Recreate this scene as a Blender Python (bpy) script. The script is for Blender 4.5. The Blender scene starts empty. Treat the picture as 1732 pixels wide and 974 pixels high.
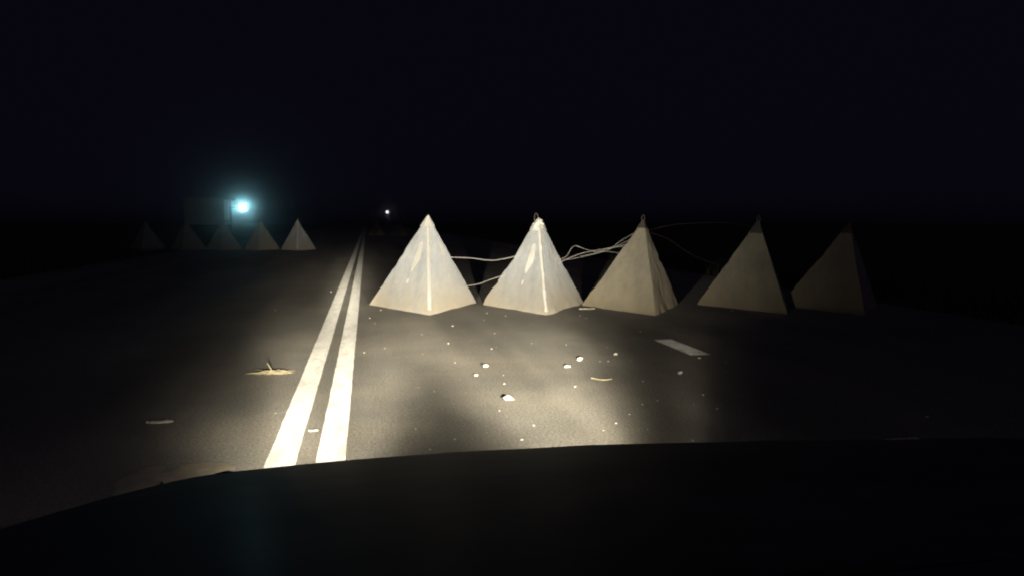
import bpy, bmesh, math, random
from mathutils import Vector, noise, Matrix

R = math.radians
random.seed(7)
scene = bpy.context.scene
C = scene.collection

# ------------------------------------------------------------ camera
EYE = 1.2
cd = bpy.data.cameras.new('camera'); cam = bpy.data.objects.new('camera', cd); C.objects.link(cam)
cd.sensor_width = 36.0; cd.lens = 26.0; cd.clip_start = 0.02; cd.clip_end = 2000
cam.location = (0, 0, EYE)
cam.rotation_euler = (R(90 - 5.16), 0, R(-11.1))      # the road runs along +Y, the lens looks a little to the right of it
scene.camera = cam

# ------------------------------------------------------------ world: a moonless, overcast night
w = bpy.data.worlds.new('World'); scene.world = w; w.use_nodes = True
wn = w.node_tree; bg = wn.nodes['Background']
bg.inputs['Color'].default_value = (0.50, 0.42, 1.0, 1); bg.inputs['Strength'].default_value = 0.0047

sl = bpy.data.lights.new('night_fill', 'SUN'); so = bpy.data.objects.new('night_fill', sl); C.objects.link(so)  # soft bluish fill light, added to lift the unlit ground and hood
sl.energy = 0.05; sl.angle = R(40); sl.color = (0.66, 0.55, 1.0)
so.rotation_euler = (R(22), 0, R(60))

HEAD_POWER = 5500          # both headlights
scene.view_settings.view_transform = 'Standard'; scene.view_settings.look = 'None'
scene.view_settings.exposure = 0.0; scene.view_settings.gamma = 1.0
scene.cycles.use_denoising = True
scene.cycles.max_bounces = 6
scene.cycles.volume_bounces = 0
scene.cycles.filter_width = 2.1
scene.render.filter_size = 2.1

# ------------------------------------------------------------ helpers
def tag(o, label=None, cat=None, group=None, kind=None):
    if label: o['label'] = label
    if cat: o['category'] = cat
    if group: o['group'] = group
    if kind: o['kind'] = kind
    return o

def empty(name, loc=(0, 0, 0), rz=0.0):
    o = bpy.data.objects.new(name, None); C.objects.link(o); o.location = loc; o.rotation_euler = (0, 0, rz)
    o.empty_display_size = 0.1
    return o

def mesh(name, verts, faces, mat, parent=None, smooth=False):
    me = bpy.data.meshes.new(name); me.from_pydata([tuple(v) for v in verts], [], faces); me.update()
    if smooth:
        for p in me.polygons: p.use_smooth = True
    me.materials.append(mat)
    o = bpy.data.objects.new(name, me); C.objects.link(o)
    if parent: o.parent = parent
    return o

def bm_obj(name, bm, mat, parent=None, smooth=False):
    me = bpy.data.meshes.new(name); bm.to_mesh(me); bm.free()
    if smooth:
        for p in me.polygons: p.use_smooth = True
    me.materials.append(mat)
    o = bpy.data.objects.new(name, me); C.objects.link(o)
    if parent: o.parent = parent
    return o

def box(bm, x0, x1, y0, y1, z0, z1, bev=0.0):
    r = bmesh.ops.create_cube(bm, size=1.0)
    for v in r['verts']:
        v.co = Vector(((x0 + x1) / 2 + v.co.x * (x1 - x0), (y0 + y1) / 2 + v.co.y * (y1 - y0), (z0 + z1) / 2 + v.co.z * (z1 - z0)))
    if bev:
        es = {e for v in r['verts'] for e in v.link_edges}
        bmesh.ops.bevel(bm, geom=list(es), offset=bev, segments=2, affect='EDGES', profile=0.5)

def box_obj(name, dims, mat, parent=None, bev=0.0):
    bm = bmesh.new(); box(bm, *dims, bev=bev); return bm_obj(name, bm, mat, parent)

def smooth_path(pts, n=6):
    P = [Vector(p) for p in pts]; out = []
    for i in range(len(P) - 1):
        p0 = P[max(i - 1, 0)]; p1 = P[i]; p2 = P[i + 1]; p3 = P[min(i + 2, len(P) - 1)]
        for k in range(n):
            t = k / n
            out.append(0.5 * ((2 * p1) + (p2 - p0) * t + (2 * p0 - 5 * p1 + 4 * p2 - p3) * t * t + (3 * p1 - p0 - 3 * p2 + p3) * t ** 3))
    out.append(P[-1]); return out

def tube_data(path, rad, sides=6):
    V, F = [], []
    n = len(path)
    for i, p in enumerate(path):
        d = (path[min(i + 1, n - 1)] - path[max(i - 1, 0)]).normalized()
        up = Vector((0, 0, 1)) if abs(d.z) < 0.9 else Vector((1, 0, 0))
        a = d.cross(up).normalized(); b = a.cross(d)
        r = rad(i / (n - 1)) if callable(rad) else rad
        for k in range(sides):
            t = 2 * math.pi * k / sides
            V.append(p + a * math.cos(t) * r + b * math.sin(t) * r)
    for i in range(n - 1):
        for k in range(sides):
            k2 = (k + 1) % sides
            F.append((i * sides + k, i * sides + k2, (i + 1) * sides + k2, (i + 1) * sides + k))
    F.append(tuple(range(sides - 1, -1, -1))); F.append(tuple((n - 1) * sides + k for k in range(sides)))
    return V, F

# ------------------------------------------------------------ materials
class M:
    """small node-building wrapper"""
    def __init__(s, name):
        s.m = bpy.data.materials.new(name); s.m.use_nodes = True; s.t = s.m.node_tree
        s.b = s.t.nodes['Principled BSDF']
    def n(s, typ, **kw):
        nd = s.t.nodes.new(typ)
        for k, v in kw.items(): setattr(nd, k, v)
        return nd
    def l(s, a, b): s.t.links.new(a, b)
    def coord(s, world=False):
        if world: return s.n('ShaderNodeNewGeometry').outputs['Position']
        return s.n('ShaderNodeTexCoord').outputs['Object']
    def noise(s, vec, scale, detail=4, rough=0.55, stretch=None):
        if stretch:
            mp = s.n('ShaderNodeMapping'); mp.inputs['Scale'].default_value = stretch; s.l(vec, mp.inputs['Vector']); vec = mp.outputs[0]
        nd = s.n('ShaderNodeTexNoise'); nd.inputs['Scale'].default_value = scale; nd.inputs['Detail'].default_value = detail
        nd.inputs['Roughness'].default_value = rough; s.l(vec, nd.inputs['Vector']); return nd.outputs['Fac']
    def ramp(s, fac, stops):
        nd = s.n('ShaderNodeValToRGB'); e = nd.color_ramp.elements
        while len(e) < len(stops): e.new(0.5)
        for i, (p, c) in enumerate(stops):
            e[i].position = p; e[i].color = (*c, 1) if len(c) == 3 else c
        s.l(fac, nd.inputs['Fac']); return nd.outputs['Color']
    def mix(s, a, b, fac, mode='MIX'):
        nd = s.n('ShaderNodeMix', data_type='RGBA', blend_type=mode)
        for sock, v in ((nd.inputs[6], a), (nd.inputs[7], b)):
            if isinstance(v, tuple): sock.default_value = (*v, 1)
            else: s.l(v, sock)
        if isinstance(fac, float): nd.inputs[0].default_value = fac
        else: s.l(fac, nd.inputs[0])
        return nd.outputs[2]
    def bump(s, h, strength, dist):
        nd = s.n('ShaderNodeBump'); nd.inputs['Strength'].default_value = strength; nd.inputs['Distance'].default_value = dist
        s.l(h, nd.inputs['Height']); s.l(nd.outputs[0], s.b.inputs['Normal'])
    def col(s, c):
        if isinstance(c, tuple): s.b.inputs['Base Color'].default_value = (*c, 1)
        else: s.l(c, s.b.inputs['Base Color'])
    def pr(s, **kw):
        for k, v in kw.items(): s.b.inputs[k.replace('_', ' ')].default_value = v

g = lambda v: (v, v, v)

def mat_asphalt():
    m = M('asphalt'); p = m.coord(True)
    fine = m.noise(p, 130, 3, 0.7); big = m.noise(p, 0.9, 5, 0.55); mid = m.noise(p, 5.5, 5, 0.6)
    along = m.noise(p, 1.6, 3, 0.5, (1.0, 0.06, 1.0))
    c = m.ramp(fine, [(0.25, (0.060, 0.058, 0.054)), (0.5, (0.098, 0.094, 0.086)), (0.75, (0.150, 0.143, 0.130))])
    dust = m.ramp(big, [(0.40, g(0.0)), (0.70, g(0.45))])
    c = m.mix(c, (0.185, 0.165, 0.138), dust)
    tr = m.ramp(along, [(0.35, g(0.78)), (0.65, g(1.12))])
    c = m.mix(c, tr, 1.0, 'MULTIPLY')
    sp = m.ramp(mid, [(0.3, g(0.93)), (0.7, g(1.06))])
    c = m.mix(c, sp, 1.0, 'MULTIPLY')
    gr = m.noise(p, 62, 2, 0.6)
    c = m.mix(c, m.ramp(gr, [(0.34, g(0.62)), (0.5, g(1.0)), (0.66, g(1.38))]), 1.0, 'MULTIPLY')
    m.col(c); m.pr(Roughness=0.82); m.b.inputs['Diffuse Roughness'].default_value = 1.0
    m.b.inputs['Specular IOR Level'].default_value = 0.3
    m.bump(fine, 0.35, 0.004)
    return m.m

def mat_paint_line(name='road_paint', k=1.0):
    m = M(name); p = m.coord(True)
    wear = m.noise(p, 26, 6, 0.72); fine = m.noise(p, 150, 3, 0.7)
    c = m.ramp(wear, [(0.30, (0.10 * k, 0.095 * k, 0.085 * k)), (0.40, (0.30 * k, 0.295 * k, 0.275 * k)), (0.62, (0.45 * k, 0.445 * k, 0.42 * k))])
    c = m.mix(c, m.ramp(fine, [(0.3, g(0.86)), (0.6, g(1.0))]), 1.0, 'MULTIPLY')
    fl = m.noise(p, 38, 4, 0.75); st = m.noise(p, 9, 5, 0.7, (1.0, 0.35, 1.0))
    c = m.mix(c, (0.10, 0.097, 0.09), m.ramp(fl, [(0.57, g(0.0)), (0.64, g(0.92))]))
    c = m.mix(c, (0.17, 0.165, 0.15), m.ramp(st, [(0.50, g(0.0)), (0.64, g(0.8))]))
    m.col(c); m.pr(Roughness=0.6); m.b.inputs['Diffuse Roughness'].default_value = 1.0
    m.b.inputs['Sheen Weight'].default_value = 0.3
    m.bump(fine, 0.25, 0.003)
    return m.m

def mat_concrete(name, base, tint=1.0):
    m = M(name); p = m.coord()
    a = m.noise(p, 2.2, 5, 0.6); b = m.noise(p, 14, 5, 0.65); f = m.noise(p, 110, 3, 0.7)
    lo = tuple(v * 0.80 for v in base); hi = tuple(min(v * 1.13, 1) for v in base)
    c = m.ramp(a, [(0.32, lo), (0.68, hi)])
    c = m.mix(c, m.ramp(b, [(0.28, g(0.87)), (0.6, g(1.03))]), 1.0, 'MULTIPLY')
    st = m.noise(p, 6, 4, 0.6, (1.0, 1.0, 0.13))
    c = m.mix(c, m.ramp(st, [(0.30, g(0.86)), (0.48, g(1.0))]), 1.0, 'MULTIPLY')
    # pores
    v = m.n('ShaderNodeTexVoronoi'); v.inputs['Scale'].default_value = 34; m.l(p, v.inputs['Vector'])
    pores = m.ramp(v.outputs['Distance'], [(0.05, g(0.62)), (0.13, g(1.0))])
    c = m.mix(c, pores, 0.55, 'MULTIPLY')
    # road dust and mud splashed up from the foot, in blotches
    sep = m.n('ShaderNodeSeparateXYZ'); m.l(p, sep.inputs[0])
    ad = m.n('ShaderNodeMath', operation='MULTIPLY_ADD'); m.l(a, ad.inputs[0]); ad.inputs[1].default_value = -1.1; m.l(sep.outputs['Z'], ad.inputs[2])
    ad2 = m.n('ShaderNodeMath', operation='ADD'); m.l(ad.outputs[0], ad2.inputs[0]); ad2.inputs[1].default_value = 0.62
    mud = m.ramp(ad2.outputs[0], [(0.02, g(0.75)), (0.30, g(0.40)), (0.72, g(0.0))])
    c = m.mix(c, (0.31, 0.258, 0.175), mud)
    m.col(c); m.pr(Roughness=0.88); m.b.inputs['Diffuse Roughness'].default_value = 0.9
    m.bump(m.mix(b, f, 0.4), 0.35, 0.006)
    return m.m

def mat_simple(name, c, rough=0.7, metal=0.0, var=0.2, scale=18, spec=0.5, bump=0.15):
    m = M(name); p = m.coord()
    nz = m.noise(p, scale, 5, 0.6)
    m.col(m.ramp(nz, [(0.3, tuple(v * (1 - var) for v in c)), (0.7, tuple(min(1, v * (1 + var)) for v in c))]))
    m.pr(Roughness=rough, Metallic=metal); m.b.inputs['Specular IOR Level'].default_value = spec
    if bump: m.bump(nz, bump, 0.004)
    return m.m

def mat_emit(name, c, s):
    m = M(name); m.col((0.8, 0.8, 0.8)); m.b.inputs['Emission Color'].default_value = (*c, 1); m.b.inputs['Emission Strength'].default_value = s
    return m.m

ASPHALT = mat_asphalt(); LINE = mat_paint_line(); DASH = mat_paint_line('brightened_road_paint', 1.85)  # dash paint brightened in colour, standing in for headlight thrown back
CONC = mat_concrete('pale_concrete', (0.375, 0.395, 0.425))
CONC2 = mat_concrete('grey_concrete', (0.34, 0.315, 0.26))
CONC3 = mat_concrete('dimmed_concrete', (0.085, 0.082, 0.08))  # concrete darkened in colour so the farthest pyramids look weakly lit
WHITEP = mat_simple('white_marker_paint', (0.86, 0.85, 0.82), 0.5, 0, 0.05, 30)
DARK_TIP = mat_simple('dark_tip', (0.10, 0.095, 0.09), 0.8)  # tip colour darker than the pyramid body
STEEL = mat_simple('galvanised_wire', (0.62, 0.61, 0.58), 0.45, 0.35, 0.12, 60)
REBAR = mat_simple('rusty_bar', (0.16, 0.13, 0.12), 0.7, 0.4, 0.3, 60)
STONE = mat_simple('pale_stone', (0.80, 0.76, 0.68), 0.85, 0, 0.2, 60)
STONE_D = mat_simple('dull_stone', (0.34, 0.32, 0.28), 0.85, 0, 0.2, 60)
STRAW = mat_simple('dry_straw', (0.52, 0.46, 0.30), 0.8, 0, 0.25, 40)
OVERLAY = mat_simple('pale_overlay', (0.36, 0.32, 0.25), 0.95, 0, 0.25, 9, 0.2)  # pale colour of the two low films near the hood
SCRAP = mat_simple('pale_scrap', (0.55, 0.52, 0.45), 0.7, 0, 0.2, 40)
GROUND = mat_simple('verge_soil', (0.055, 0.055, 0.035), 0.95, 0, 0.4, 3, 0.1)
GRASS = mat_simple('grass', (0.04, 0.045, 0.02), 0.8, 0, 0.4, 8)
CARP = mat_simple('dusty_black_car_paint', (0.05, 0.047, 0.052), 0.65, 0.0, 0.35, 5, 0.05, 0.05)
_cb = CARP.node_tree.nodes['Principled BSDF']; _cb.inputs['Coat Weight'].default_value = .018; _cb.inputs['Coat Roughness'].default_value = .28
PLASTIC = mat_simple('black_plastic', (0.035, 0.034, 0.038), 0.75, 0, 0.2, 60, 0.2)
HUTM = mat_simple('grey_sheet_metal', (0.32, 0.32, 0.34), 0.65, 0, 0.12, 2)
HUTP = mat_simple('pale_trim', (0.6, 0.6, 0.62), 0.6, 0, 0.06, 6)
POLE = mat_simple('dark_pole', (0.025, 0.025, 0.027), 0.6, 0.5, 0.2, 12)
GLASSD = mat_simple('dark_pane', (0.02, 0.022, 0.025), 0.15, 0, 0.1, 4, 0.5, 0)

# ------------------------------------------------------------ ground, road, markings
def sheet(name, x0, x1, y0, y1, z, mat, nx=1, ny=1):
    V = [(x0 + (x1 - x0) * i / nx, y0 + (y1 - y0) * j / ny, z) for j in range(ny + 1) for i in range(nx + 1)]
    F = [(j * (nx + 1) + i, j * (nx + 1) + i + 1, (j + 1) * (nx + 1) + i + 1, (j + 1) * (nx + 1) + i) for j in range(ny) for i in range(nx)]
    return mesh(name, V, F, mat)

tag(sheet('ground', -280, 280, -60, 480, -0.03, GROUND), kind='structure')
tag(sheet('road', -7.4, 7.4, -58, 478, 0.0, ASPHALT), kind='structure')

def marking(name, x0, x1, y0, y1, step, label, seed, mat=None):
    """paint film 4 mm above the asphalt with slightly ragged edges"""
    rnd = random.Random(seed); n = max(2, int((y1 - y0) / step)); V, F = [], []
    for j in range(n + 1):
        y = y0 + (y1 - y0) * j / n
        V += [(x0 + rnd.uniform(-.0025, .0025), y, 0.004), (x1 + rnd.uniform(-.0025, .0025), y, 0.004)]
        if j: F.append((2 * j - 2, 2 * j - 1, 2 * j + 1, 2 * j))
    o = mesh(name, V, F, mat or LINE); return tag(o, label, kind='structure')

marking('centre_line', -0.512, -0.366, -40, 140, 0.12, 'left of the two solid white centre lines', 1)
marking('centre_line', -0.268, -0.125, -40, 140, 0.12, 'right of the two solid white centre lines', 2)
yy = -20.0
marking('lane_dash', 2.835, 3.025, 6.12, 7.0, 0.06, 'short white lane dash on the dark asphalt in front of the third pyramid', 3, DASH)
marking('lane_dash', 2.79, 2.985, 2.1, 3.52, 0.08, 'white lane dash mostly hidden behind the hood on the right', 4, DASH)

# verge grass, right side
def grass_strip():
    V, F = [], []; rnd = random.Random(4)
    for k in range(9000):
        side = 1 if rnd.random() < 0.7 else -1
        x = side * (7.45 + abs(rnd.gauss(0, 1.6))); y = rnd.uniform(4, 34)
        hgt = rnd.uniform(.05, .26); a = rnd.uniform(0, 6.28); wd = .006 + .006 * rnd.random()
        lean = rnd.uniform(0, .12); b = rnd.uniform(0, 6.28); i = len(V)
        V += [(x - wd * math.cos(a), y - wd * math.sin(a), -.03), (x + wd * math.cos(a), y + wd * math.sin(a), -.03),
              (x + lean * math.cos(b), y + lean * math.sin(b), hgt - .03)]
        F.append((i, i + 1, i + 2))
    o = mesh('verge_grass', V, F, GRASS)
    tag(o, 'dark rough grass along the edge of the road', 'grass', kind='stuff')
grass_strip()

# ------------------------------------------------------------ concrete pyramids (three-sided)
class Pyr:
    def __init__(s, a, H, seed, amp=1.0, lean=(0, 0)):
        s.a, s.H, s.seed, s.amp = a, H, seed, amp
        rr = a / math.sqrt(3)
        s.base = [Vector((rr * math.sin(t), -rr * math.cos(t), 0)) for t in (0, R(120), R(240))]   # front, right, left
        s.apex = Vector((lean[0], lean[1], H))
        s.off = Vector((seed * 7.31, seed * 3.17, seed * 1.93))
    def edge(s, k): return s.base[k % 3]
    def pos(s, k, t, u, out=0.0):
        """face k runs from base corner k to k+1; t 0 apex .. 1 foot; u along the foot"""
        b = s.edge(k).lerp(s.edge(k + 1), u); p = s.apex.lerp(b, t)
        n = (s.edge(k + 1) - s.edge(k)).cross(s.apex - s.edge(k)).normalized()
        ax = Vector((p.x, p.y, 0)); ax = ax.normalized() if ax.length > 1e-6 else Vector((0, 0, 0))
        d = 0.016 * noise.noise(p * 2.0 + s.off) + 0.004 * noise.noise(p * 8 + s.off * 2)
        ed = min(u, 1 - u) * t * s.a
        d += -0.030 * max(0.0, noise.noise(p * 9 + s.off * 3) - .15) * math.exp(-ed / 0.025)
        d *= s.amp * min(1.0, t * 5)
        foot = 0.035 * noise.noise(Vector((p.x * 5, p.y * 5, 3.3)) + s.off) * max(0.0, (t - 0.9) * 10) * s.amp
        q = p + ax * (d + foot * 0.6) + n * out
        q.z += foot * 0.4 - (0.012 if t > 0.999 else 0.0)
        return q
    def body(s, name, mat, parent, rows=30):
        V, F = [], []
        for k in range(3):
            base = len(V)
            for i in range(rows + 1):
                for j in range(rows + 1):
                    V.append(s.pos(k, i / rows, j / rows))
            for i in range(rows):
                for j in range(rows):
                    a = base + i * (rows + 1) + j
                    F.append((a, a + rows + 1, a + rows + 2, a + 1))
        o = mesh(name, V, F, mat, parent)
        bm = bmesh.new(); bm.from_mesh(o.data); bmesh.ops.remove_doubles(bm, verts=bm.verts, dist=1e-4)
        bmesh.ops.recalc_face_normals(bm, faces=bm.faces); bm.to_mesh(o.data); bm.free()
        return o
    def cap(s, mat, parent, t1=0.125, lump=0.0, thick=0.006):
        V, F = [], []; rows, cols = 8, 8
        for k in range(3):
            base = len(V)
            for i in range(rows + 1):
                for j in range(cols + 1):
                    tt = t1 * (1 + 0.12 * noise.noise(Vector((k * 3 + j / cols * 3, s.seed, 0)))) * i / rows
                    l = lump * abs(noise.noise(s.pos(k, tt, j / cols) * 22)) * math.sin(math.pi * min(1, .25 + .75 * i / rows))
                    pp = s.pos(k, tt, j / cols)
                    ax = Vector((pp.x - s.apex.x * (1 - tt), pp.y - s.apex.y * (1 - tt), 0)); ax = ax.normalized() if ax.length > 1e-6 else Vector((0, 0, 0))
                    V.append(pp + ax * (thick * 1.6 + l) + Vector((0, 0, thick)))
            for i in range(rows):
                for j in range(cols):
                    a = base + i * (cols + 1) + j
                    F.append((a, a + cols + 1, a + cols + 2, a + 1))
        return mesh('tip', V, F, mat, parent)
    def stripe(s, mat, parent, t0, t1, wl, wr, wob=0.0, edge=0):
        """painted band wrapped round the front edge (corner 0)"""
        V, F = [], []; n = 40; hw = 3
        for i in range(n + 1):
            t = t0 + (t1 - t0) * i / n
            sh = wob * noise.noise(Vector((t * 7, s.seed, 1)))
            row = []
            for j in range(hw, 0, -1):
                u = max(0.0, (wl + sh + .006 * noise.noise(Vector((t * 16, 5, s.seed)))) * j / hw / (t * s.a)); row.append(s.pos(2, t, 1 - u, 0.005))
            e = s.pos(0, t, 0.0); e = e + Vector((e.x, e.y, 0)).normalized() * 0.0095; row.append(e)
            for j in range(1, hw + 1):
                u = max(0.0, (wr - sh + .006 * noise.noise(Vector((t * 16, 9, s.seed)))) * j / hw / (t * s.a)); row.append(s.pos(0, t, u, 0.005))
            V += row
            if i:
                c = len(row)
                for j in range(c - 1): F.append(((i - 1) * c + j, i * c + j, i * c + j + 1, (i - 1) * c + j + 1))
        return mesh('edge_stripe', V, F, mat, parent)
    def patch(s, name, mat, parent, k, outline, n=10, flip=False):
        """painted mark: outline as (t, left u, right u) rows"""
        V, F = [], []
        rows = smooth_path([(a, b, c) for a, b, c in outline], 5)
        for i, r in enumerate(rows):
            for j in range(4):
                u = r[1] + (r[2] - r[1]) * j / 3
                V.append(s.pos(k, r[0], (1 - u) if k == 2 else u, 0.005))
            if i:
                for j in range(3): F.append(((i - 1) * 4 + j, i * 4 + j, i * 4 + j + 1, (i - 1) * 4 + j + 1))
        return mesh(name, V, F, mat, parent)

def loop_ring(parent, H, mat, dx=0.0, w=.022, hgt=.085, yaw=0.0, rad=.0055):
    pts = [(dx - w * .6, 0, H - .10), (dx - w, 0, H), (dx - w * .9, 0, H + hgt * .7), (dx, 0, H + hgt), (dx + w * .9, 0, H + hgt * .7), (dx + w, 0, H), (dx + w * .7, 0, H - .10)]
    V, F = tube_data(smooth_path(pts, 4), rad, 6)
    o = mesh('lifting_loop', V, F, mat, parent); o.rotation_euler.z = yaw
    return o

NEAR = 'concrete pyramids across the near lanes'
FARL = 'concrete pyramids across the far left lanes'
FARR = 'concrete pyramids far down the right lanes'
LEAFL = [(.277, .33, .36), (.31, .28, .47), (.40, .29, .49), (.475, .31, .50), (.55, .40, .50), (.605, .455, .475)]
DOTL = [(.672, .475, .485), (.69, .458, .502), (.71, .462, .506), (.73, .478, .49)]
LEAFR = [(.28, .66, .72), (.31, .62, .80), (.40, .61, .77), (.475, .60, .72), (.53, .60, .68), (.56, .63, .65)]
DOTR = [(.632, .590, .60), (.645, .576, .612), (.655, .576, .612), (.668, .590, .60)]

def pyramid(F, a, psi, H, seed, label, group, mat, marks=None, cap=None, lump=0.0, loop=None, stripe=None, lean=(0, 0), rows=30, cap_t=.125, amp=1.0):
    rr = a / math.sqrt(3); ps = R(psi)
    cx = F[0] - rr * math.sin(ps); cy = F[1] + rr * math.cos(ps)
    root = empty('concrete_pyramid', (cx, cy, 0), ps); tag(root, label, 'concrete pyramid', group)
    P = Pyr(a, H, seed, amp, lean)
    P.body('body', mat, root, rows)
    if cap: P.cap(cap, root, cap_t, lump)
    if stripe: P.stripe(WHITEP, root, *stripe)
    if marks:
        ol, orr = marks
        for k, lf, dt in ((2, LEAFL, DOTL), (0, LEAFR, DOTR)):
            du = ol if k == 2 else orr
            mk = P.patch('painted_mark', WHITEP, root, k, [(x, y + du, z + du) for x, y, z in lf])
            P.patch('dot', WHITEP, mk, k, [(x, y + du, z + du) for x, y, z in dt])
    if loop:
        lr = loop_ring(root, H - .02, REBAR if loop[1] else STEEL, loop[0], yaw=loop[2]); lr.location = (lean[0], lean[1], 0)
    return root

pyramid((.778, 9.437), 1.56, -1, 1.28, 1.7, 'bright white pyramid nearest the double line, straight pale stripe down its front edge', NEAR, CONC,
        marks=(0, 0), cap=WHITEP, stripe=(.13, .955, .042, .040), lean=(.05, 0))
pyramid((2.255, 9.148), 1.50, -5, 1.24, 3.2, 'second pyramid from the double line, lumpy white tip and wavy pale edge stripe', NEAR, CONC,
        marks=(-.03, .06), cap=WHITEP, lump=.05, loop=(-.035, 1, R(-10)), stripe=(.12, .965, .036, .034, .022), lean=(.01, 0), cap_t=.14, amp=1.7)
pyramid((3.60, 8.825), 1.43, -5, 1.22, 5.1, 'dimly lit tan pyramid with a dark right face, third from the double line', NEAR, CONC2, cap=DARK_TIP, loop=(-.01, 1, R(20)), lean=(.06, 0), cap_t=.10, amp=1.3)
pyramid((5.344, 8.665), 1.42, -1, 1.21, 6.6, 'dark grey pyramid with a blunt dark tip, fourth from the double line', NEAR, CONC2, cap=DARK_TIP, loop=(0, 1, R(0)), cap_t=.15)
pyramid((6.20, 8.30), 1.38, -13, 1.19, 8.4, 'barely visible dark pyramid at the right end of the near row', NEAR, CONC2, cap=DARK_TIP, lean=(.10, 0), cap_t=.13)

pyramid((-2.777, 31.28), 1.46, 3, 1.25, 11, 'far pyramid right of the bluish lamp with pale stripes on its edges', FARL, CONC,
        marks=(0, 0), cap=WHITEP, stripe=(.13, .96, .05, .05), loop=(.03, 0, 0), rows=16)
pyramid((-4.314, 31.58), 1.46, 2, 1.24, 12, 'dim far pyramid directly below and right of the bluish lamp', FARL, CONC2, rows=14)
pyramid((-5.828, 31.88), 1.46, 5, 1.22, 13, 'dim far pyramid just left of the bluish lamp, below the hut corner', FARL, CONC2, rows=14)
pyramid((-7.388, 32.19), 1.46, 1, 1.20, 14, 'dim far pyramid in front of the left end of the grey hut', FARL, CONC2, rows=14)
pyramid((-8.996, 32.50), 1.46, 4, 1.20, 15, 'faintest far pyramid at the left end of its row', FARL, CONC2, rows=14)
pyramid((.851, 61.4), 1.46, 0, 1.25, 16, 'tiny very faint pyramid just left of the distant white light', FARR, CONC3, rows=10)
pyramid((2.743, 61.0), 1.46, 3, 1.22, 17, 'tiny very faint pyramid just right of the distant white light', FARR, CONC3, rows=10)

# ------------------------------------------------------------ wires strung between the pyramids
def wire(pts, rad, label, mat=STEEL):
    V, F = tube_data(smooth_path(pts, 8), rad, 6)
    tag(mesh('wire', V, F, mat, smooth=True), label, 'wire', 'wires strung between the pyramids')
wire([(1.134, 10.5, .689), (1.313, 10.442, .682), (1.475, 10.389, .674), (1.652, 10.332, .65), (1.796, 10.284, .651), (2.052, 10.2, .703)], .004, 'upper pale wire between the first two bright pyramids')
wire([(1.369, 10.5, .271), (1.562, 10.414, .309), (1.689, 10.357, .362), (1.926, 10.25, .451)], .004, 'lower pale wire between the first two bright pyramids')
wire([(2.61, 10.03, .60), (2.652, 10.0, .632), (2.914, 9.96, .739), (3.082, 9.934, .78), (3.25, 9.909, .809), (3.381, 9.889, .829), (3.636, 9.85, .887)], .0035, 'thickest wire rising from second to third pyramid')
wire([(2.61, 10.02, .64), (2.686, 10.0, .682), (2.744, 9.993, .717), (2.834, 9.983, .846), (2.975, 9.967, .816), (3.159, 9.946, .765), (3.306, 9.93, .775), (3.569, 9.9, .736)], .0024, 'thin kinked wire that bends sharply beside the second pyramid')
wire([(2.934, 9.98, .708), (3.08, 9.926, .739), (3.227, 9.872, .782), (3.332, 9.832, .819), (3.464, 9.783, .932), (3.681, 9.7, 1.062)], .0022, 'thin wire climbing steeply to the tip of the third pyramid')
wire([(2.74, 9.99, .66), (2.95, 9.95, .70), (3.15, 9.93, .745), (3.30, 9.90, .80), (3.45, 9.87, .86), (3.62, 9.82, .95)], .0022, 'hair-thin strand tangled under the thickest wire between second and third pyramids')
wire([(2.86, 9.97, .865), (3.02, 9.95, .80), (3.18, 9.93, .775), (3.34, 9.90, .83), (3.55, 9.86, .84)], .0018, 'hair-thin strand dipping in the middle of the tangle beside the third pyramid')
wire([(3.762, 9.6, 1.055), (3.838, 9.598, 1.082), (3.939, 9.594, 1.111), (4.07, 9.59, 1.138), (4.279, 9.583, 1.159), (4.667, 9.571, 1.176), (5.016, 9.56, 1.167), (5.335, 9.55, 1.117)], .0014, 'faint wire from the tip of the third pyramid to the tip of the fourth', REBAR)
wire([(3.797, 9.6, 1.047), (4.057, 9.622, .964), (4.194, 9.634, .89), (4.379, 9.649, .773), (4.64, 9.671, .654), (4.998, 9.7, .548)], .0012, 'faint wire sloping down from the third pyramid towards the fourth', REBAR)

# ------------------------------------------------------------ stones on the road
def stone_mesh(seed, flat=.65):
    bm = bmesh.new(); bmesh.ops.create_icosphere(bm, subdivisions=1 if seed < 20 else 2, radius=1.0)
    o = Vector((seed * 5.1, seed * 2.7, seed))
    for v in bm.verts:
        n = v.co.normalized(); k = 1 + .75 * noise.noise(n * 1.3 + o) + .3 * noise.noise(n * 3 + o)
        v.co = n * k
        v.co.z = max(v.co.z, -.45) * flat
    zmin = min(v.co.z for v in bm.verts)
    for v in bm.verts: v.co.z -= zmin
    me = bpy.data.meshes.new('stone'); bm.to_mesh(me); bm.free(); me.materials.append(STONE); return me
SM = [stone_mesh(i + 1) for i in range(8)]
BIG = {(.92, 4.82): 'largest pale stone, lying nearest the hood in the bright patch of road',
       (1.79, 6.10): 'pale stone right of the bright patch, rear one of a pair',
       (1.61, 5.82): 'pale stone right of the bright patch, front one of a pair',
       (.95, 5.98): 'single pale stone in front of the gap between the two bright pyramids',
       (.82, 5.63): 'flat pale stone close left of and in front of a bigger pale stone',
       (2.41, 5.40): 'pale stone alone on dark road in front of the lane dash',
       (2.19, 6.30): 'middling pale stone between the stone pair and the lane dash',
       (2.85, 5.98): 'small pale stone touching the near end of the lane dash'}
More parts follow.
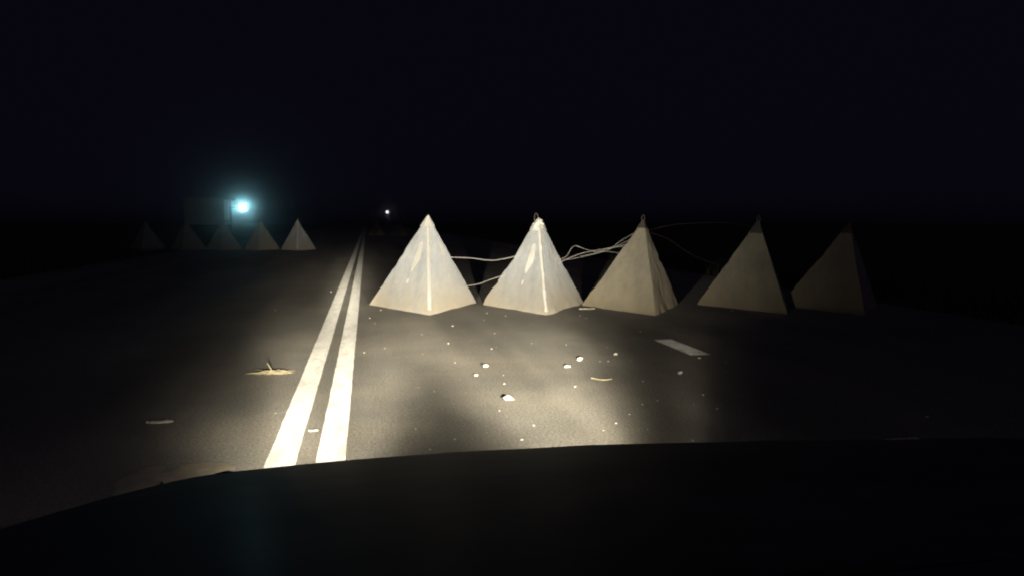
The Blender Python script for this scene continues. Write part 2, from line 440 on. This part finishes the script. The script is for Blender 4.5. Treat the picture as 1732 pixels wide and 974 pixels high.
ST = [(0.95, 8.39, .0084), (0.77, 7.19, .0072), (1.33, 7.75, .0058), (1.14, 6.81, .0068), (1.2, 6.9, .0035), (1.58, 7.04, .0043), (0.95, 5.98, .0175), (0.82, 5.63, .0115), (1.03, 5.6, .0042), (0.98, 5.3, .0068), (0.92, 4.82, .021), (0.72, 6.19, .0053), (0.56, 7.82, .0047), (1.89, 6.9, .0053), (1.79, 6.1, .0225), (1.61, 5.82, .018), (1.47, 5.11, .0058), (2.19, 6.3, .0142), (2.02, 6.0, .0063), (1.95, 6.01, .0038), (2.22, 5.99, .0032), (2.91, 7.57, .0072), (2.41, 5.4, .0175), (2.85, 5.98, .0105), (2.27, 4.69, .0085), (2.19, 4.32, .006), (2.02, 5.18, .0041), (1.76, 4.52, .0055), (1.9, 4.6, .0049), (1.59, 4.3, .0041), (1.44, 4.12, .0058), (1.32, 3.99, .0033), (1.74, 3.71, .0045), (0.95, 4.17, .0047), (0.82, 3.9, .006), (0.81, 4.54, .0037), (0.31, 3.83, .0034), (0.46, 3.99, .0026), (0.26, 4.23, .0029), (1.58, 3.97, .0028), (3.44, 7.86, .0042), (2.99, 5.76, .0042), (2.23, 6.68, .0035), (0.48, 6.65, .0033), (2.09, 4.45, .0029), (0.17, 10.1, .01), (0.02, 9.3, .0084), (1.53, 9.5, .0082), (1.72, 9.19, .006), (1.38, 8.82, .0044), (-0.04, 6.83, .0061), (0.15, 7.03, .0063), (0.08, 8.79, .0052), (0.35, 5.31, .0026), (0.45, 5.16, .0026), (2.65, 9.01, .0056), (2.66, 8.77, .005), (3.94, 8.03, .0044), (4.79, 9.1, .0067), (5.17, 8.6, .0066), (3.36, 3.88, .009), (-0.61, 12.89, .0128), (-1.23, 10.38, .0083), (-0.58, 4.75, .0038), (-0.37, 4.62, .0037), (-0.45, 4.05, .0032), (-0.79, 3.82, .0031), (-0.78, 3.72, .0025)]
CHIP = {(.95, 8.39): 'bright stone chip nearest the gap between the two bright pyramids', (.77, 7.19): 'bright stone chip below the right foot of the first bright pyramid',
        (1.14, 6.81): 'larger of two touching chips in front of the second bright pyramid', (1.2, 6.9): 'smaller of two touching chips in front of the second bright pyramid',
        (.98, 5.3): 'chip right behind the largest pale stone', (1.03, 5.6): 'faint chip two chips behind the largest pale stone',
        (.72, 6.19): 'chip left of the single pale stone in the bright road', (2.91, 7.57): 'lone chip on dark road behind the lane dash',
        (2.02, 6.0): 'chip between the stone pair and the middling stone', (1.47, 5.11): 'chip on the bright road directly below the front stone of the pair',
        (2.27, 4.69): 'bright chip on dark road closest in front of the lone stone', (2.19, 4.32): 'second bright chip on dark road nearer the hood, right of the beam',
        (1.74, 3.71): 'chip right at the edge of the hood, right of the beam', (.82, 3.9): 'bright chip close to the hood on the left edge of the bright patch',
        (.95, 4.17): 'chip between the largest stone and the hood', (1.44, 4.12): 'bright chip near the hood at the right edge of the bright patch',
        (.17, 10.1): 'chip beside the left foot of the first pyramid', (-.04, 6.83): 'chip touching the right side of the double line halfway to the pyramids',
        (-.61, 12.89): 'distant chip on the left of the double line beyond the straw tuft', (-1.23, 10.38): 'faint chip on the dark road left, behind the straw tuft',
        (3.36, 3.88): 'faint lone chip at the far right beside the hidden lane dash', (1.53, 9.5): 'chip at the foot of the gap between the two bright pyramids',
        (4.79, 9.1): 'chip at the left foot of the fourth pyramid', (5.17, 8.6): 'chip just in front of the fourth pyramid'}
MARKS = [((.92, 4.82), 'the largest pale stone'), ((1.79, 6.10), 'the rear stone of the pair'), ((1.61, 5.82), 'the front stone of the pair'),
         ((.95, 5.98), 'the single pale stone'), ((.82, 5.63), 'the flat pale stone'), ((2.41, 5.40), 'the lone stone on dark road'),
         ((2.19, 6.30), 'the middling pale stone'), ((2.93, 6.6), 'the lane dash'), ((.78, 9.44), 'the first pyramid'), ((2.25, 9.15), 'the second pyramid'),
         ((3.60, 8.83), 'the third pyramid'), ((5.34, 8.67), 'the fourth pyramid'), ((-.2, 7.5), 'the right centre line'), ((-.76, 6.03), 'the straw tuft'),
         ((-.32, 4.31), 'the scrap between the lines'), ((1.74, 5.28), 'the thin curved stalk'), ((-.95, 3.65), 'the pale patch'), ((2.27, 4.69), 'a brighter chip'),
         ((1.44, 4.12), 'the rightmost bright chip'), ((.82, 3.9), 'a bright chip near the hood')]
SEEN = set()
def chip_label(x, y):
    """names a chip by the nearest thing one can find and the side of it on which it lies"""
    for (mx, my), what in sorted(MARKS, key=lambda m: math.hypot(m[0][0] - x, m[0][1] - y)):
        dx, dy = x - mx, (y - my) * .45
        rel = ('right of' if dx > 0 else 'left of') if abs(dx) > abs(dy) else ('behind' if dy > 0 else 'in front of')
        near = 'close ' if math.hypot(x - mx, y - my) < .35 else 'some way '
        lab = 'tiny pale stone chip %s%s %s' % (near, rel, what)
        if lab not in SEEN:
            SEEN.add(lab); return lab
rnd = random.Random(11)
for i, (x, y, r) in enumerate(ST):
    lab = BIG.get((x, y))
    o = bpy.data.objects.new('stone' if lab else 'stone_chip', SM[i % 8]); C.objects.link(o)
    r = r * (1.2 if lab else 1.12)
    o.location = (x, y, 0.0); o.scale = (r * rnd.uniform(1.1, 1.6), r * rnd.uniform(.9, 1.2), r * (1.15 if lab else .9)); o.rotation_euler.z = rnd.uniform(0, 6.28)
    if x < -.55: o.location.z = 0.0
    if lab: tag(o, lab, 'stone', 'stones on the road')
    elif (x, y) in CHIP: tag(o, CHIP[(x, y)], 'stone', 'stone chips on the road')
    else: tag(o, chip_label(x, y), 'stone', 'stone chips on the road')

# ------------------------------------------------------------ straw, scraps, pale patches
def blade(p0, p1, p2, wd):
    path = smooth_path([p0, p1, p2], 4); n = len(path)
    return tube_data(path, lambda t: wd * (1 - .75 * t), 4)
def joined(name, parts, mat, parent=None):
    V, F = [], []
    for v, f in parts:
        b = len(V); V += v; F += [tuple(b + k for k in q) for q in f]
    return mesh(name, V, F, mat, parent)

t = empty('straw_tuft', (-.76, 6.03, 0)); tag(t, 'tuft of dry straw with one upright blade, left of the double line', 'straw')
rnd = random.Random(3); parts = []
for k in range(42):
    x0 = rnd.uniform(-.06, .10); y0 = rnd.uniform(-.05, .06); a = rnd.choice((0, math.pi)) + rnd.gauss(0, .5); L = rnd.uniform(.05, .13)
    z = rnd.uniform(.004, .025)
    parts.append(blade((x0, y0, .004), (x0 + L * .5 * math.cos(a), y0 + L * .5 * math.sin(a), z), (x0 + L * math.cos(a), y0 + L * math.sin(a), .005), .0035))
joined('lying_blades', parts, STRAW, t)
joined('upright_blade', [blade((.01, 0, .0), (-.005, 0, .045), (-.03, 0, .085), .006)], STRAW, t)
joined('long_stem', [blade((.02, 0, .006), (-.09, .0, .012), (-.19, -.01, .008), .006), blade((-.08, -.01, .006), (-.13, -.012, .01), (-.19, -.016, .01), .006)], STRAW, t)

def scrap(name, x0, x1, y, d, hgt, label, cat, seed, mat):
    rnd = random.Random(seed); V, F = [], []; n = 10
    for i in range(n + 1):
        u = i / n; x = x0 + (x1 - x0) * u; e = math.sin(math.pi * min(max(u, .04), .96)) ** .5
        dd = d * e * rnd.uniform(.6, 1); hh = hgt * rnd.uniform(.5, 1)
        V += [(x, y - dd, 0), (x, y - dd * .8, hh), (x, y + dd * .8, hh * .9), (x, y + dd, 0)]
        if i:
            a = 4 * (i - 1)
            for j in range(3): F.append((a + j, a + 4 + j, a + 5 + j, a + 1 + j))
    F += [(0, 1, 2, 3), (4 * n + 3, 4 * n + 2, 4 * n + 1, 4 * n)]
    tag(mesh(name, V, F, mat), label, cat)
scrap('pale_scrap', -.347, -.292, 4.31, .018, .010, 'small pale scrap lying between the two centre lines', 'scrap', 1, SCRAP)
scrap('pale_scrap', -1.31, -1.16, 4.67, .03, .016, 'long pale scrap lying in the dark left of the double line', 'scrap', 2, SCRAP)
scrap('rubble_slab', 2.84, 3.07, 9.70, .05, .022, 'flat pale piece of rubble between the second and third pyramids', 'rubble', 3, SCRAP)
V, F = tube_data(smooth_path([(1.67, 5.36, .006), (1.726, 5.284, .006), (1.77, 5.278, .006), (1.815, 5.30, .006)], 6), .0045, 6)
tag(mesh('straw_stalk', V, F, STRAW), 'single thin curved stalk on the road below the pair of stones', 'straw')

def mound(name, cx, cy, rx, ry, hgt, mat, label, cat, seed):
    V, F = [], []; nr, ns = 10, 40
    V.append((cx, cy, hgt))
    for i in range(1, nr + 1):
        for k in range(ns):
            a = 2 * math.pi * k / ns; q = i / nr
            wob = 1 + .35 * noise.noise(Vector((math.cos(a) * 1.6, math.sin(a) * 1.6, seed))) + .12 * noise.noise(Vector((math.cos(a) * 5, math.sin(a) * 5, seed)))
            x = cx + rx * q * wob * math.cos(a); y = cy + ry * q * wob * math.sin(a)
            z = hgt * (1 - q * q) + .006 * noise.noise(Vector((x * 14, y * 14, seed))) * (1 - q)
            V.append((x, y, max(z, .001) if i < nr else -.004))
    for k in range(ns): F.append((0, 1 + k, 1 + (k + 1) % ns))
    for i in range(nr - 1):
        for k in range(ns):
            a = 1 + i * ns; k2 = (k + 1) % ns; F.append((a + k, a + ns + k, a + ns + k2, a + k2))
    tag(mesh(name, V, F, mat, smooth=True), label, cat)
mound('pale_patch', -1.02, 3.62, .13, .22, .007, OVERLAY, 'low pale patch left of the double line close to the hood', 'overlay', 2.2)  # low film, paler than the asphalt around it

mound('pale_patch', -.80, 3.70, .17, .16, .005, OVERLAY, 'thin pale film, painted beam glow, between the sand patch and the double line', 'overlay', 5.4)  # beam glow along the hood edge, put in as a paler film

# ------------------------------------------------------------ the car the picture is taken from
car = empty('car', (.33, 0, 0)); tag(car, 'dusty black car whose hood fills the bottom of the picture', 'car')
EDGE = [(-.60, .50, .90), (-.60, .72, .86), (-.602, 1.0, .78), (-.600, 1.28, .70), (-.590, 1.42, .665), (-.575, 1.51, .65), (-.515, 1.62, .635), (-.387, 1.72, .63), (-.242, 1.78, .621), (-.067, 1.83, .612), (.0785, 1.85, .608),
        (.231, 1.865, .605), (.42, 1.865, .603), (.578, 1.85, .607), (.733, 1.82, .611), (.983, 1.66, .65), (1.13, 1.42, .716), (1.197, 1.14, .797), (1.205, .8, .86), (1.205, .5, .90)]
EDGE = smooth_path([(x - .33, y, z) for x, y, z in EDGE], 4)
V, F = [], []; rows = 14; n = len(EDGE)
for i, e in enumerate(EDGE):
    cw = Vector((e.x * .9, .5, .93 - .04 * abs(e.x)))
    for j in range(rows + 1):
        t = j / rows; p = e.lerp(cw, t); p.z += .018 * math.sin(math.pi * t) * (1 if .8 < e.y else .0)
        V.append(p)
    if i:
        for j in range(rows):
            a = (i - 1) * (rows + 1) + j; F.append((a, a + 1, a + rows + 2, a + rows + 1))
mesh('hood', V, F, CARP, car, smooth=True)
# nose and fenders below the hood edge
V, F = [], []
for i, e in enumerate(EDGE):
    c = Vector((0, .9, 0)); out = Vector((e.x, e.y - .9, 0)).normalized()
    prof = [(e.z - .004, 0.0), (e.z - .03, .006), (.50, .015), (.36, .02), (.22, -.02)]
    for z, o in prof: V.append((e.x + out.x * o, e.y + out.y * o, z))
    if i:
        for j in range(4):
            a = (i - 1) * 5 + j; F.append((a, a + 5, a + 6, a + 1))
mesh('nose', V, F, CARP, car, smooth=True)
box_obj('dashboard', (-.86, .86, -.05, .52, .80, .925), PLASTIC, car, .03)
box_obj('grille', (-.36, .36, 1.875, 1.895, .40, .52), PLASTIC, car, .008)
LENS = mat_emit('lit_headlight', (1.0, .93, .80), 20)

def headlight(x, extra, yaw, low_h, high_h):
    h_ = box_obj('headlight', (x - .11, x + .11, 1.80, 1.875, .46, .57), LENS, car, .02)
    ld = bpy.data.lights.new('headlight_lamp', 'SPOT'); lo = bpy.data.objects.new('headlight_lamp', ld); C.objects.link(lo)
    lo.parent = h_; lo.location = (x, 1.91, .52); lo.rotation_euler = (R(90), 0, R(-yaw))
    ld.energy = HEAD_POWER; ld.color = (1.0, .90, .69); ld.spot_size = R(150); ld.spot_blend = .3; ld.shadow_soft_size = .035
    ld.use_nodes = True; t = ld.node_tree; em = t.nodes['Emission']
    def N(typ, **k):
        nd = t.nodes.new(typ)
        for a, b in k.items(): setattr(nd, a, b)
        return nd
    def math_(op, a, b=None):
        nd = N('ShaderNodeMath', operation=op)
        for i, v in enumerate((a, b)):
            if v is None: continue
            if isinstance(v, (int, float)): nd.inputs[i].default_value = v
            else: t.links.new(v, nd.inputs[i])
        return nd.outputs[0]
    tc = N('ShaderNodeTexCoord'); sx = N('ShaderNodeSeparateXYZ'); t.links.new(tc.outputs['Normal'], sx.inputs[0])
    nz = math_('MULTIPLY', sx.outputs['Z'], -1.0)
    tx = math_('DIVIDE', sx.outputs['X'], nz); ty = math_('DIVIDE', sx.outputs['Y'], nz)
    def ramp(fac, lo_, hi_, stops):
        d0 = .03 * (hi_ - lo_); (p0, v0), (p1, v1) = stops[0], stops[-1]      # repeated end stops keep the spline flat outside
        stops = [(max(lo_, p0 - 2 * d0), v0), (max(lo_, p0 - d0), v0)] + list(stops) + [(min(hi_, p1 + d0), v1), (min(hi_, p1 + 2 * d0), v1)]
        mr = math_('DIVIDE', math_('SUBTRACT', fac, lo_), hi_ - lo_)
        cr = N('ShaderNodeValToRGB'); cr.color_ramp.interpolation = 'B_SPLINE'; e = cr.color_ramp.elements
        while len(e) < len(stops): e.new(.5)
        for i, (p, v) in enumerate(stops): e[i].position = (p - lo_) / (hi_ - lo_); e[i].color = (v, v, v, 1)
        t.links.new(mr, cr.inputs[0]); return cr.outputs[0]
    # lower part: the pool on the road; upper part: the weaker light at and above the cut-off line
    low = math_('MULTIPLY', ramp(ty, -.7, .3, BEAM_LOW_V), ramp(tx, -1.2, 1.2, low_h))
    if not extra: low = math_('MULTIPLY', low, 1.22)
    high = math_('MULTIPLY', ramp(ty, -.7, .3, BEAM_HIGH_V), ramp(tx, -1.2, 1.2, high_h))
    inten = math_('ADD', low, high)
    # slight unevenness of the old reflector
    nt = N('ShaderNodeTexNoise'); nt.inputs['Scale'].default_value = 5.0; nt.inputs['Detail'].default_value = 3
    mp = N('ShaderNodeMapping'); mp.inputs['Scale'].default_value = (1.6, 3.0, 1.0); mp.inputs['Location'].default_value = (x * 3, 1.3, 0)
    cb = N('ShaderNodeCombineXYZ'); t.links.new(tx, cb.inputs[0]); t.links.new(ty, cb.inputs[1]); t.links.new(cb.outputs[0], mp.inputs[0]); t.links.new(mp.outputs[0], nt.inputs['Vector'])
    inten = math_('MULTIPLY', inten, math_('ADD', math_('MULTIPLY', nt.outputs['Fac'], .8), .6))
    if extra:   # sideways spill close to the bumper
        inten = math_('ADD', inten, math_('MULTIPLY', ramp(ty, -.7, .3, SPILL_V), ramp(tx, -1.2, 1.2, SPILL_H)))
        # narrow hot spot that reaches far down the road
        gx = math_('POWER', math_('DIVIDE', math_('SUBTRACT', tx, -.031), .022), 2.0)
        gx = math_('EXPONENT', math_('MULTIPLY', gx, -.5))
        inten = math_('ADD', inten, math_('MULTIPLY', gx, math_('MULTIPLY', ramp(ty, -.7, .3, [(-.075, 0.0), (-.048, 1.0), (-.03, 1.0), (-.014, .15), (.0, 0.0)]), extra)))
    t.links.new(inten, em.inputs['Strength'])
BEAM_LOW_V = [(-.60, .01), (-.40, .04), (-.30, .10), (-.22, .24), (-.145, .60), (-.113, .98), (-.095, 1.0), (-.080, .70), (-.062, 0)]
LOW_L = [(-.7, 0), (-.45, .003), (-.34, .008), (-.27, .025), (-.21, .07), (-.17, .21), (-.13, .60), (-.08, .80), (-.03, .80), (.03, .88), (.08, .86), (.12, .72), (.16, .42), (.20, .20), (.26, .09), (.33, .04), (.39, .03), (.45, .01), (.6, 0)]
LOW_R = [(-.7, 0), (-.45, .01), (-.34, .05), (-.27, .11), (-.21, .20), (-.17, .40), (-.13, .60), (-.08, .78), (-.03, .84), (.03, .92), (.08, 1.0), (.12, 1.0), (.16, .70), (.20, .27), (.26, .05), (.33, .03), (.39, .075), (.45, .005), (.6, 0)]
BEAM_HIGH_V = [(-.085, 0.0), (-.066, .66), (-.02, .69), (.04, .69), (.09, .69), (.13, .06), (.2, .0)]
HIGH_L = [(-.9, 0), (-.4, .0), (-.28, .02), (-.22, .08), (-.165, .22), (-.11, 1.0), (-.04, .8), (.1, .75), (.3, 1.02), (.5, .38), (.72, .040), (.91, .020), (1.15, 0)]
HIGH_R = [(-.9, 0), (-.5, .0), (-.34, .02), (-.28, .08), (-.23, .22), (-.18, 1.0), (-.08, 1.0), (.03, .9), (.1, .58), (.2, .16), (.31, .0), (.5, .0), (.8, 0)]
SPILL_V = [(-.65, .0), (-.4, .035), (-.29, .065), (-.2, .11), (-.13, .0)]
SPILL_H = [(-.58, 0), (-.46, .02), (-.38, .07), (-.30, .36), (-.22, 1), (-.15, .9), (-.04, 0)]
headlight(-.60, 4.0, 1.5, LOW_L, HIGH_L)
headlight(.60, 0.0, 3.0, LOW_R, HIGH_R)

# clumps of mud caught on the left front edge of the hood
def clump(loc, r, seed, label):
    me = stone_mesh(seed, .7); me.materials.clear(); me.materials.append(PLASTIC)
    o = bpy.data.objects.new('mud_clump', me); C.objects.link(o); o.location = loc; o.scale = r
    tag(o, label, 'mud', 'clumps on the hood edge')
clump((-.325, 1.735, .620), (.021, .02, .013), 21, 'larger dark clump on the left front edge of the hood')
clump((-.445, 1.665, .628), (.009, .01, .011), 22, 'smaller dark clump at the far left of the hood edge')

# ------------------------------------------------------------ far lamps and hut
hut = empty('guard_hut', (-7.37, 38, 0)); tag(hut, 'dim grey boxy hut behind the far row of pyramids, left of the bluish lamp', 'hut')
box_obj('wall', (-.98, .80, -1.0, 1.0, 1.02, 2.20), HUTM, hut)
box_obj('lower_wall', (-.96, .78, -.98, .98, .0, 1.018), POLE, hut)
box_obj('roof', (-1.06, 1.0, -1.08, 1.08, 2.20, 2.29), HUTM, hut)
box_obj('corner_post', (.803, .985, -1.02, -.82, 1.25, 2.197), HUTP, hut)

def lamp(root, y, z, sz, emit):
    h_ = box_obj('lamp_housing', (-sz * .6, sz * .6, y - .04, y + .06, z - sz * .6, z + sz * .6), POLE, root, .015)
    box_obj('lens', (-sz / 2, sz / 2, y - .055, y - .043, z - sz / 2, z + sz / 2), emit, h_, .004)
    return h_
fl = empty('floodlight', (-5.716, 37.0, 0)); tag(fl, 'square bluish white floodlight glowing beside the grey hut behind the far left pyramids', 'lamp')
h_ = lamp(fl, 0, 1.843, .31, mat_emit('flood_lens', (.62, 1.0, 1.0), 6.0))
V, F = tube_data([Vector((-.74, .12, 1.84)), Vector((-.4, .12, 1.84)), Vector((0, .05, 1.84))], .012, 6); mesh('bracket_arm', V, F, POLE, fl)
ld = bpy.data.lights.new('flood_lamp', 'SPOT'); lo = bpy.data.objects.new('flood_lamp', ld); C.objects.link(lo)
lo.parent = h_; lo.location = (0, -.1, 1.843); lo.rotation_euler = (R(90), 0, R(180 + 8.8))
ld.energy = 210; ld.color = (.36, .86, .94); ld.spot_size = R(14); ld.spot_blend = 1.0; ld.shadow_soft_size = .12
dl = empty('lamp_post', (2.06, 75, 0)); tag(dl, 'small distant white light above the double line', 'lamp')
V, F = tube_data([Vector((0, .08, 0)), Vector((0, .08, 1.0)), Vector((0, .08, 2.08))], .03, 8); mesh('pole', V, F, POLE, dl)
box_obj('base', (-.15, .15, -.07, .23, 0, .05), POLE, dl, .01)
lamp(dl, 0, 2.08, .20, mat_emit('small_lens', (1.0, 1.0, .98), 3.0))

# ------------------------------------------------------------ thin night haze
bm = bmesh.new(); box(bm, -300, 300, -80, 500, -1.03, 6.0)
hz = bpy.data.materials.new('haze_air'); hz.use_nodes = True; ht = hz.node_tree
for nd in list(ht.nodes):
    if nd.type == 'BSDF_PRINCIPLED': ht.nodes.remove(nd)
pv = ht.nodes.new('ShaderNodeVolumePrincipled'); pv.inputs['Color'].default_value = (.92, .94, 1, 1)
pv.inputs['Density'].default_value = .0035; pv.inputs['Anisotropy'].default_value = .988
ht.links.new(pv.outputs[0], ht.nodes['Material Output'].inputs['Volume'])
tag(bm_obj('haze', bm, hz), 'thin night haze in the air', 'haze', kind='stuff')
